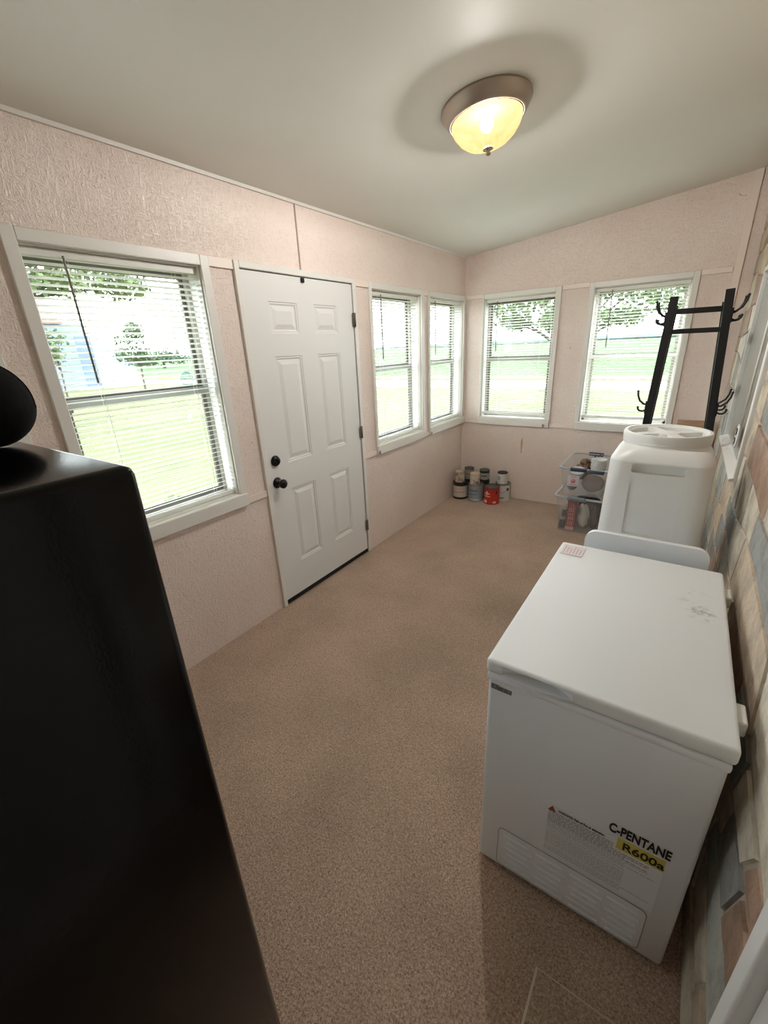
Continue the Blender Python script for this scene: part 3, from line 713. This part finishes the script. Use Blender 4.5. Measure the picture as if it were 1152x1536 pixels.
# ------------------------------------------------------------------ storage totes
def clear_mat():
    m = bpy.data.materials.new('clear_plastic'); m.use_nodes = True; nt = m.node_tree; nt.nodes.clear()
    o = nt.nodes.new('ShaderNodeOutputMaterial'); t = nt.nodes.new('ShaderNodeBsdfTransparent'); d = nt.nodes.new('ShaderNodeBsdfPrincipled')
    t.inputs['Color'].default_value = (.97,.98,.985,1); d.inputs['Base Color'].default_value = (.85,.88,.91,1); d.inputs['Roughness'].default_value = .15
    x = nt.nodes.new('ShaderNodeMixShader'); x.inputs[0].default_value = .12
    nt.links.new(t.outputs[0], x.inputs[1]); nt.links.new(d.outputs[0], x.inputs[2]); nt.links.new(x.outputs[0], o.inputs[0]); return m
M_clear = clear_mat()
M_milky = mat('milky_clear_rim', (176,184,194), .3)
M_navy = mat('navy_plastic', (44,62,96), .35); M_steel = mat('slate_plastic', (118,134,150), .35)
def tote(x0, x1, y0, y1, z0, z1, label, hm, extra):
    c = ((x0+x1)/2, (y0+y1)/2)
    t = thing('storage_tote', label, 'storage tote', (c[0], c[1], z0), 'clear plastic totes in the back corner')
    def ring(s, z, r): 
        return [(x, y, z) for x, y in rrect(x0+s, y0+s, x1-s, y1-s, r, 5)]
    m = MB(); lv = [ring(.035,z0,.03), ring(.004,z1-.012,.035), ring(-.012,z1-.012,.04), ring(-.012,z1,.04), ring(.006,z1,.034), ring(.037,z0+.004,.028)]
    rs = [[m.bm.verts.new(p) for p in r] for r in lv]; n = len(rs[0])
    for a, b in zip(rs, rs[1:]):
        for k in range(n): m.bm.faces.new((a[k], a[(k+1) % n], b[(k+1) % n], b[k]))
    m.bm.faces.new(rs[0][::-1]); m.bm.faces.new(rs[-1])
    m.build('bin', M_clear, t, autosmooth=40)
    m = MB(); lv = [ring(-.013,z1-.013,.041), ring(-.0145,z1-.006,.042), ring(-.013,z1+.001,.041), ring(.004,z1+.001,.034), ring(.004,z1-.004,.034)]
    rs = [[m.bm.verts.new(p) for p in r] for r in lv]; n = len(rs[0])
    for a, b in zip(rs, rs[1:]):
        for k in range(n): m.bm.faces.new((a[k], a[(k+1) % n], b[(k+1) % n], b[k]))
    m.build('rim', M_milky, t, autosmooth=40)
    for (xa, xb, yy, mm, dz) in extra:
        m = MB(); s = -1 if yy < c[1] else 1
        m.box((xa, yy, z1-.022+dz),(xb, yy+s*.028, z1+.010+dz), bevel=.007, seg=3); m.build('latch_handle', mm, t, autosmooth=50)
    return t
tote(1.232,1.632,3.70,4.30,0,.34, 'lower clear tote full of household odds and ends on the carpet', M_steel, [(1.34,1.49,3.688,M_steel,0),(1.34,1.49,4.312,M_steel,0)])
tote(1.244,1.630,3.715,4.29,.3475,.600, 'upper clear tote of white bowls with navy latch handles, on another tote', M_navy, [(1.335,1.465,3.703,M_navy,0),(1.475,1.60,3.703,mat('dark_slate_plastic',(70,82,98),.35),-.004),(1.37,1.50,4.302,M_navy,0)])
# contents of the lower tote
M_red = mat('red_card', (158,42,44), .5); M_cloth = mat('white_cloth', (214,206,200), .9, bump=(35,.6,.01)); M_brown = mat('dark_brown_cloth', (66,50,46), .9, bump=(30,.5,.01)); M_dkpl = mat('charcoal_plastic', (62,58,66), .5)
rb = thing('red_carton', 'narrow red carton with pale print standing in the lower clear tote', 'box', (1.37,3.80,.006))
m = MB(); m.box((1.335,3.752,.006),(1.408,3.86,.285), bevel=.002, seg=1); m.build('carton', M_red, rb)
m = MB()
for x in (1.352,1.368,1.384):
    z = .05
    while z < .25:
        ln = .02+.012*((z*1000) % 3); m.box((x,3.7505,z),(x+.007,3.752,z+ln)); z += ln+.012
m.box((1.336,3.7505,.008),(1.407,3.752,.04)); m.build('pale_print', mat('pale_pink_ink',(222,168,160),.6), rb)
def blob(name, label, cat, c, s, mt, seed, amp=.18, group=None, parts=None):
    r = random.Random(seed); m = MB(); bm = m.bm
    bmesh.ops.create_icosphere(bm, subdivisions=3, radius=1)
    ph = [r.uniform(0,6) for _ in range(6)]
    for v in bm.verts:
        n = v.co.copy(); k = 1+amp*(math.sin(3*n.x+ph[0])*math.sin(4*n.y+ph[1])+.6*math.sin(7*n.z+ph[2]+2*n.x)+.4*math.sin(9*n.y+ph[3]))
        v.co = Vector((c[0]+n.x*s[0]*k, c[1]+n.y*s[1]*k, c[2]+n.z*s[2]*k))
    zmin = c[2]-s[2]*.9
    for v in bm.verts:
        if v.co.z < zmin: v.co.z = zmin
    for f in bm.faces: f.smooth = True
    o = m.build(name, mt); return tag(o, label, cat, group)
blob('cloth_bundle', 'crumpled white cloth bundle inside the lower clear tote', 'cloth', (1.468,3.82,.14), (.040,.05,.12), M_cloth, 1)
blob('cloth_bundle', 'dark brown cloth bundle beside the white one in the lower tote', 'cloth', (1.556,3.85,.125), (.034,.06,.105), M_brown, 2)
def jar(x, y, z, r, h, label, mt):
    j = thing('jar', label, 'jar', (x,y,z), 'dark round jars in the lower tote')
    m = MB(); m.lathe([(0,0),(r*.95,0),(r,.005),(r,h*.75),(r*.8,h*.8),(r*.8,h*.82),(0,h*.82)], (x,y,z), 20); m.build('glass', mt, j, autosmooth=40)
    m = MB(); m.lathe([(0,h*.82),(r*.86,h*.82),(r*.86,h),(0,h)], (x,y,z), 20); m.build('lid', M_nickel, j, autosmooth=40)
jar(1.297,3.795,.006,.026,.10, 'dark jar at the front left of the lower tote', M_dkpl)
jar(1.300,3.865,.006,.028,.19, 'taller dark jar just behind the shorter jar in the lower tote', M_dkpl)
blob('black_bundle', 'dark grey bundle at the back of the lower tote', 'cloth', (1.45,4.07,.135), (.14,.11,.125), M_dkpl, 5)
# contents of the upper tote
Zu = .354
blob('grey_pillow', 'grey brown pillow lying in the upper clear tote', 'pillow', (1.50,3.86,Zu+.086), (.092,.10,.076), mat('grey_brown_fabric',(132,118,112),.9), 6, .05)
def bowl(x, y, z, r, h, label, tilt=0):
    o = MB(); Mt = Matrix.Rotation(tilt, 3, 'X')
    o.lathe([(0,0),(r*.5,0),(r*.55,.006),(r*.85,h*.5),(r,h),(r*.96,h),(r*.8,h*.5),(r*.45,.012),(0,.012)], (x,y,z), 28, M=Mt)
    return tag(o.build('bowl', M_plastic, autosmooth=50), label, 'bowl', 'white bowls in the upper tote')
for k, lb in enumerate(('lowest white bowl of the stack in the upper tote', 'second white bowl up in the stack in the upper tote', 'third white bowl up, below the topmost in the upper tote', 'topmost white bowl of the stack in the upper tote')):
    bowl(1.525, 3.88, Zu+.170+k*.024, .064, .062, lb)
bowl(1.375, 3.825, Zu+.148, .062, .06, 'single white bowl tipped forward near the front of the upper tote', .35)
blob('grey_pillow', 'small grey cushion under the single bowl in the upper tote', 'pillow', (1.338,3.85,Zu+.075), (.048,.085,.066), mat('dove_fabric',(150,140,138),.9), 8, .05)
blob('rag', 'crumpled tan and brown rag lying behind the tipped white bowl', 'cloth', (1.39,4.02,Zu+.15), (.06,.055,.09), mat('tan_rag',(150,122,100),.9,mottle=(30,(70,55,48),.45,.6)), 9, .3)
lf = thing('dried_sprig', 'dark dried leafy sprig sticking up beside the bowls', 'dried plant', (1.49,4.06,Zu+.02))
m = MB(); r_ = random.Random(4)
for k in range(14):
    p = Vector((1.49+r_.uniform(-.03,.03), 4.06+r_.uniform(-.03,.03), Zu+.24+r_.uniform(.0,.05))); d = Vector((r_.uniform(-1,1), r_.uniform(-1,1), r_.uniform(.4,1))).normalized()*.035
    s = d.cross(Vector((0,0,1))).normalized()*.009
    m.poly([p, p+d*.5+s, p+d, p+d*.5-s, p+d*.5+Vector((0,0,.004))], [(0,1,4),(1,2,4),(2,3,4),(3,0,4)])
m.build('leaves', mat('dark_dry_leaf',(48,46,52),.8), lf); m = MB()
m.tube([(1.49,4.06,Zu+.02),(1.492,4.065,Zu+.15),(1.49,4.07,Zu+.29)], .003, 6); m.build('stem', M_brown, lf)
ph = thing('photo_label', 'small paper label with a pink picture taped on the upper tote front', 'label', (1.36,3.715,.50))
m = MB(); m.box((1.318,3.704,.440),(1.412,3.7055,.535)); m.build('paper', mat('grey_white_paper',(206,200,204),.6), ph)
m = MB(); m.lathe([(0,0),(.020,0),(.020,.001),(0,.001)], (1.365,3.7035,.487), 16, M=Matrix.Rotation(PI/2,3,'X')); m.box((1.33,3.7032,.452),(1.40,3.704,.458)); m.box((1.345,3.7032,.520),(1.385,3.704,.527)); m.build('print', mat('pink_print',(196,132,150),.6), ph)

# ------------------------------------------------------------------ paint cans
M_tin = mat('dull_tin', (150,148,144), .4, .8); M_dkrim = mat('dark_rim', (38,36,36), .5); M_lidgrey = mat('lid_grey', (104,104,102), .45, .5)
def can(x, y, z, r, h, label, body_m, rim_m, lid_m, band, extras=None, bail=False):
    c = thing('paint_can', label, 'paint can', (x,y,z), 'old paint cans in the back corner')
    m = MB(); m.lathe([(0,0),(r,0),(r,.006),(r*.985,.008),(r*.985,h-.010)], (x,y,z), 32); m.build('body', body_m, c, autosmooth=40)
    m = MB(); m.lathe([(r*.985,h-.014),(r*1.01,h-.012),(r*1.01,h-.002),(r*.98,h),(r*.90,h),(r*.89,h-.008),(r*.82,h-.008),(r*.80,h-.003),(0,h-.003)], (x,y,z), 32); m.build('lid', [lid_m], c, autosmooth=35)
    if rim_m:
        m = MB(); m.lathe([(r*1.0,h-.034),(r*1.012,h-.034),(r*1.012,h-.012),(r*1.0,h-.012)], (x,y,z), 32); m.build('rim', rim_m, c, autosmooth=40); m = MB(); m.lathe([(r*1.0,.0),(r*1.012,.0),(r*1.012,.016),(r*1.0,.016)], (x,y,z), 32); m.build('rim', rim_m, c, autosmooth=40)
    if band:
        m = MB(); m.lathe([(r*.99,band[0]*h),(r*1.004,band[0]*h),(r*1.004,band[1]*h),(r*.99,band[1]*h)], (x,y,z), 32); lb = m.build('label_band', band[2], c, autosmooth=40)
        if extras:
            for (a0, a1, z0, z1, mm) in extras:
                m = MB(); n = 8; rr = r*1.008
                vs = [(x+rr*math.cos(math.radians(a0+(a1-a0)*k/n)), y+rr*math.sin(math.radians(a0+(a1-a0)*k/n)), z+h*zz) for zz in (z0, z1) for k in range(n+1)]
                vs2 = [(x+(vx-x)*.994, y+(vy-y)*.994, vz) for vx, vy, vz in vs]; nn = len(vs)
                fs = []
                for o_ in (0, nn):
                    fs += [(o_+k, o_+k+1, o_+n+2+k, o_+n+1+k) for k in range(n)]
                m.poly(vs+vs2, fs); m.build('printed_patch', mm, lb)
    if bail:
        m = MB(); m.tube([(x+r*1.02*math.cos(math.radians(a)), y+r*1.02*math.sin(math.radians(a)), z+h*.78-.05*math.sin(math.radians((a-180)))) for a in range(180, 361, 12)], .0018, 6); m.build('bail', M_tin, c)
    return c
G = (.082,.192); Q = (.054,.124)
ca = lambda *k: mat('can_label', k, .5)
M_white_l = ca(206,204,200); M_drip = mat('paint_splattered_label', (196,184,166), .6, mottle=(22,(128,112,98),.5,.62))
can(.105,4.145,0,*G,'black rimmed gallon can with cream label, nearest the left wall', M_dkrim, M_dkrim, M_dkrim, (.13,.80,ca(196,186,176)), [(225,330,.42,.46,ca(150,120,104)),(230,320,.6,.72,ca(208,170,164))])
can(.295,4.14,0,*G,'blue grey gallon paint can, middle of the front row', ca(142,152,156), None, M_tin, (.10,.92,ca(138,150,156)), [(235,305,.62,.72,ca(96,110,140)),(240,300,.42,.50,ca(108,120,138)),(225,320,.10,.18,ca(190,196,194))])
can(.480,4.14,0,*G,'bright red gallon paint can with white print', ca(176,48,36), None, M_lidgrey, (.06,.86,ca(184,50,36)), [(228,275,.60,.66,M_white_l),(245,258,.55,.76,M_white_l),(226,278,.44,.50,ca(226,170,150)),(225,252,.08,.24,ca(226,200,180)),(300,325,.08,.2,ca(226,180,160)),(320,332,.6,.8,M_dkrim)])
can(.110,4.309,0,.076,.192,'tin gallon can against the back wall, behind the black rimmed can', M_tin, M_dkrim, M_dkrim, None)
can(.300,4.307,0,.078,.192,'tin gallon can against the back wall, behind the blue grey can', M_tin, M_dkrim, M_dkrim, None)
can(.545,4.300,0,*G,'white gallon can with wire bail, standing behind the red can', M_white_l, None, M_tin, (.16,.90,ca(208,206,204)), [(318,336,.62,.78,M_dkrim),(250,300,.16,.24,M_tin)], True)
can(.100,4.135,.193,*Q,'small paint splattered can on the black rimmed gallon can', M_drip, None, M_drip, (.05,.9,M_drip))
can(.140,4.300,.193,*Q,'small grey can at the very back, next to the room corner', ca(150,144,138), None, M_lidgrey, (.1,.8,ca(160,154,148)), [(240,330,.45,.5,M_lidgrey)])
can(.285,4.125,.193,*Q,'small paint dripped can on the blue grey gallon can', M_drip, None, mat('dried_paint',(206,190,168),.6), (.05,.95,mat('dripped_paint_label',(206,196,180),.6,mottle=(16,(120,104,92),.52,.6))))
can(.325,4.30,.193,*Q,'small grey can on the tin gallon can behind the blue grey one', ca(156,152,148), M_dkrim, M_lidgrey, (.2,.75,ca(168,164,158)), [(250,320,.4,.55,M_lidgrey)])
can(.538,4.285,.193,*Q,'small white can with a black lid on the white gallon can', M_white_l, None, M_dkrim, (.06,.9,ca(212,212,208)), [(235,262,.35,.7,ca(150,150,152))])

# dried paint run on the back wall
m = MB(); m.poly([(.690+.010*math.cos(a)*(1+.3*math.sin(3*a)), L-.0012, .60+.085*math.sin(a)) for a in [2*PI*k/20 for k in range(20)]], [tuple(range(20))])
m.poly([(.690+.010*math.cos(a)*(1+.3*math.sin(3*a)), L+.001, .60+.085*math.sin(a)) for a in [2*PI*k/20 for k in range(20)]], [tuple(range(19,-1,-1))])
struct(m.build('wall_stain', mat('dried_tan_drip',(206,172,132),.5)), 'tan dried paint run on the back wall')

# ------------------------------------------------------------------ outdoors
GZ = -.45
def ground_mat(name, a, b, sc, rough=.95):
    return mat(name, a, rough, spec=.1, mottle=(sc, b, .35, .65))
M_lawn = ground_mat('summer_lawn', (78,84,56), (90,90,66), .6)
m = MB(); m.box((-120,-60,GZ-.2),(60,27.5,GZ)); struct(m.build('ground', M_lawn))
m = MB(); m.box((-500,28,GZ-.2),(400,420,GZ+.02)); m.box((-500,-300,GZ-.2),(-121,28,GZ+.02)); struct(m.build('field', ground_mat('green_crop', (62,84,52), (71,90,57), .08)))
M_road = ground_mat('pale_gravel', (140,136,130), (152,148,142), 2)
m = MB(); m.box((-120,20.5,GZ),(60,24.2,GZ+.03)); m.box((-56,-60,GZ),(-38,20.5,GZ+.031)); struct(m.build('road', M_road))
m = MB(); m.box((-120,25.6,GZ),(60,28,GZ+.05)); struct(m.build('ground_verge', ground_mat('dry_grass_verge', (128,110,80), (114,112,72), .8)))
M_leaf = [mat('leaf_green', c, .6, spec=.2) for c in ((74,94,56),(86,102,64),(74,92,64))]
M_bark = mat('bark', (70,62,54), .9)
def tree(name, label, base, h, blobs, n, ls, seed, mi=0, tr=.14):
    t = thing(name, label, 'tree', base, 'trees outside the windows'); r = random.Random(seed); m = MB()
    vs = []; fs = []
    for i in range(n):
        c, rad = r.choice(blobs); d = Vector((r.gauss(0,1), r.gauss(0,1), r.gauss(0,1))).normalized()*(r.random()**.4)
        p = Vector(c)+Vector((d.x*rad[0], d.y*rad[1], d.z*rad[2])); u = Vector((r.gauss(0,1), r.gauss(0,1), r.gauss(0,.6))).normalized()*ls*r.uniform(.6,1.2)
        w = u.cross(Vector((r.gauss(0,1), r.gauss(0,1), r.gauss(0,1)))).normalized()*ls*.42; k = len(vs)
        vs += [p, p+u*.5+w, p+u, p+u*.5-w]; fs.append((k, k+1, k+2, k+3))
    m.poly(vs, fs); m.build('crown', M_leaf[mi], t, recalc=False)
    m = MB(); b = Vector(base); top = b+Vector((.05,.05,h)); m.tube([b, b+Vector((.03,-.02,h*.4)), b+Vector((0,.04,h*.7)), top], tr, 8, taper=.5)
    for c, rad in blobs: m.tube([b+Vector((0,0,h*.75)), (b+Vector((0,0,h*.8))+Vector(c))*.5, Vector(c)], tr*.4, 6, taper=.3)
    m.build('trunk', M_bark, t); return t
tree('shade_tree', 'large leafy shade tree hanging over the lawn outside the big left window', (-14,2.6,GZ), 4.2,
     [((-14,5.2,4.7),(1.4,1.5,1.0)),((-14,6.9,4.5),(1.3,1.3,.75)),((-14,8.0,3.9),(1.0,.9,.4)),((-14,4.2,5.4),(1.6,1.8,1.3)),((-14,7.6,5.2),(1.2,1.5,.6)),((-13.8,6.0,3.8),(1,.9,.35))], 3600, .17, 1, 1, .2)
tree('young_tree', 'small young tree between the barn and road outside the big left window', (-25,13.7,GZ), 2.2,
     [((-25,13.5,2.5),(.8,.85,.8)),((-25,13.1,1.8),(.7,.7,.5)),((-25,13.8,3.2),(.5,.5,.5)),((-25,14.0,1.7),(.6,.6,.4))], 1500, .17, 2, 2, .07)
tree('young_tree', 'slender sapling at the left edge of the big left window view', (-20,7.75,GZ), 2.4,
     [((-20,7.8,2.5),(.5,.5,.5)),((-20,7.6,1.9),(.5,.45,.4))], 420, .15, 3, 1, .05)
tree('field_tree', 'round tree clump far off beyond the road outside the big left window', (-90,52,GZ), 2.5,
     [((-90,51,2.0),(2,3.4,1.8)),((-90,55,1.6),(2,3.2,1.5)),((-90,48,1.3),(2,2.5,1.2))], 1500, .5, 4, 2, .3)
tree('yard_tree', 'spreading yard tree with low leafy boughs outside the back windows', (-1.15,14,GZ), 2.4,
     [((-3.1,14,2.55),(1.0,.9,.35)),((-2.0,14,2.75),(.9,.8,.42)),((-1.5,13.8,2.15),(.5,.7,.3)),((-2.7,14.2,2.2),(.5,.7,.25)),((-1.1,14,3.5),(1.8,1.5,.7)),((.1,14,2.85),(1.1,1.0,.4)),((1.2,13.8,2.5),(.9,.9,.35)),((.2,13.6,2.15),(.7,.7,.25)),((1.0,14,3.2),(1.2,1,.5))], 3400, .135, 5, 0, .13)
# barn with silo
bn2 = thing('barn', 'pale blue metal barn with a reddish roof seen through the big left window', 'barn', (-44,14,GZ))
M_bw = mat('pale_blue_metal', (100,118,142), .5); M_br = mat('faded_red_roof', (138,78,68), .6)
m = MB(); m.box((-50,9.5,GZ),(-40,17.4,4.55)); m.build('walls', M_bw, bn2)
m = MB(); m.prism([(-50.3,4.5),(-39.6,4.5),(-39.6,4.62),(-45,7.0),(-50.3,4.62)], 'y', 9.2, 15.9); m.build('roof', M_br, bn2)
m = MB(); m.prism([(17.4,GZ),(21.2,GZ),(20.9,1.85),(17.4,3.8)], 'x', -50, -40.2); m.build('lean_to', mat('light_blue_metal',(120,136,156),.5), bn2)
m = MB(); m.box((-40.02,16.6,GZ),(-39.96,17.7,3.6)); m.build('sliding_door', mat('slate_blue_metal',(82,98,124),.5), bn2)
tl = MB(); r_ = random.Random(8)
for k in range(160):
    x = -260+k*3.2+r_.uniform(-1,1); s = r_.uniform(2.0,4.2); tl.lathe([(0,0),(s*.9,.3),(s,s*.4),(s*.6,s*.8),(0,s*.95)], (x, 380+r_.uniform(-6,6), GZ), 8)
for k in range(90):
    y = 60+k*3.4; s = r_.uniform(2.0,4.0); tl.lathe([(0,0),(s*.9,.3),(s,s*.4),(s*.6,s*.8),(0,s*.95)], (-330+r_.uniform(-5,5), y, GZ), 8)
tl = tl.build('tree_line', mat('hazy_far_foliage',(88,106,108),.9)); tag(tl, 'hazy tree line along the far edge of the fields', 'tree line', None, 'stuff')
# small decorations stuck on the big left window's glass
sc_ = thing('sun_catcher', 'round pale blue sun catcher stuck low on the big left window upper glass', 'ornament', (-.122,1.205,1.535)); m = MB()
m.lathe([(.034,0),(.036,0),(.036,.004),(.034,.004),(.034,0)], (-.123,1.205,1.535), 28, M=RX); m.build('ring', mat('slate_blue_ring',(120,140,160),.4), sc_)
m = MB(); m.lathe([(0,0),(.034,0),(.034,.002),(0,.002)], (-.122,1.205,1.535), 28, M=RX); m.build('disc', glass_mat('pale_blue_tint',(.72,.82,.90),.08), sc_)
m = MB(); m.box((-.105,1.158,1.335),(-.1035,1.182,1.358)); tag(m.build('window_sticker', M_plastic), 'tiny white square sticker on the big left window lower glass', 'sticker')
# shrub under the left window
sh = thing('window_shrub', 'low leafy shrub just outside the big left window', 'shrub', (-.75,1.45,GZ)); r_ = random.Random(12); m = MB(); vs = []; fs = []
for i in range(140):
    p = Vector((-.75+r_.gauss(0,.10), 1.45+r_.gauss(0,.10), r_.uniform(.2,.72))); u = Vector((r_.gauss(0,1), r_.gauss(0,1), r_.gauss(0,.8))).normalized()*.07; w = u.cross(Vector((r_.gauss(0,1), r_.gauss(0,1), 1))).normalized()*.026; k = len(vs)
    vs += [p, p+u*.5+w, p+u, p+u*.5-w]; fs.append((k, k+1, k+2, k+3))
m.poly(vs, fs); m.build('leaves', M_leaf[1], sh, recalc=False)
m = MB()
for k in range(6):
    a = k*PI/3; m.tube([(-.75+.03*math.cos(a),1.45+.03*math.sin(a),GZ),(-.75+.06*math.cos(a),1.45+.06*math.sin(a),.2),(-.75+.1*math.cos(a),1.45+.1*math.sin(a),.6)], .005, 5)
m.build('stems', M_bark, sh)

# ------------------------------------------------------------------ world and camera
w = bpy.data.worlds.new('overcast_sky'); SC.world = w; w.use_nodes = True; nt = w.node_tree
bg = nt.nodes['Background']; bg.inputs['Strength'].default_value = SKY
bg.inputs['Color'].default_value = (.88,.95,1.0,1)

cam = bpy.data.cameras.new('camera'); co = bpy.data.objects.new('camera', cam); COL.objects.link(co)
f = 636.94; cam.sensor_fit = 'HORIZONTAL'; cam.sensor_width = 36; cam.lens = f/1152*36; cam.clip_start = .02; cam.clip_end = 2000
pi_, yw, rl = -.3694, -.6163, -.0465
fw = Vector((math.sin(yw)*math.cos(pi_), math.cos(yw)*math.cos(pi_), math.sin(pi_)))
rt = Vector((math.cos(yw), -math.sin(yw), 0)); up = rt.cross(fw)
rt2 = rt*math.cos(rl)+up*math.sin(rl); up2 = -rt*math.sin(rl)+up*math.cos(rl)
co.matrix_world = Matrix(((rt2.x,up2.x,-fw.x,2.0468),(rt2.y,up2.y,-fw.y,-.1281),(rt2.z,up2.z,-fw.z,1.6431),(0,0,0,1)))
SC.camera = co
vs_ = SC.view_settings; vs_.view_transform = 'Standard'; vs_.look = 'None'; vs_.exposure = EXPO; vs_.gamma = 1; vs_.use_curve_mapping = False
SC.cycles.use_denoising = True
SC.cycles.max_bounces = 12; SC.cycles.diffuse_bounces = 7; SC.cycles.transparent_max_bounces = 24; SC.cycles.transmission_bounces = 6
SC.cycles.sample_clamp_indirect = 8
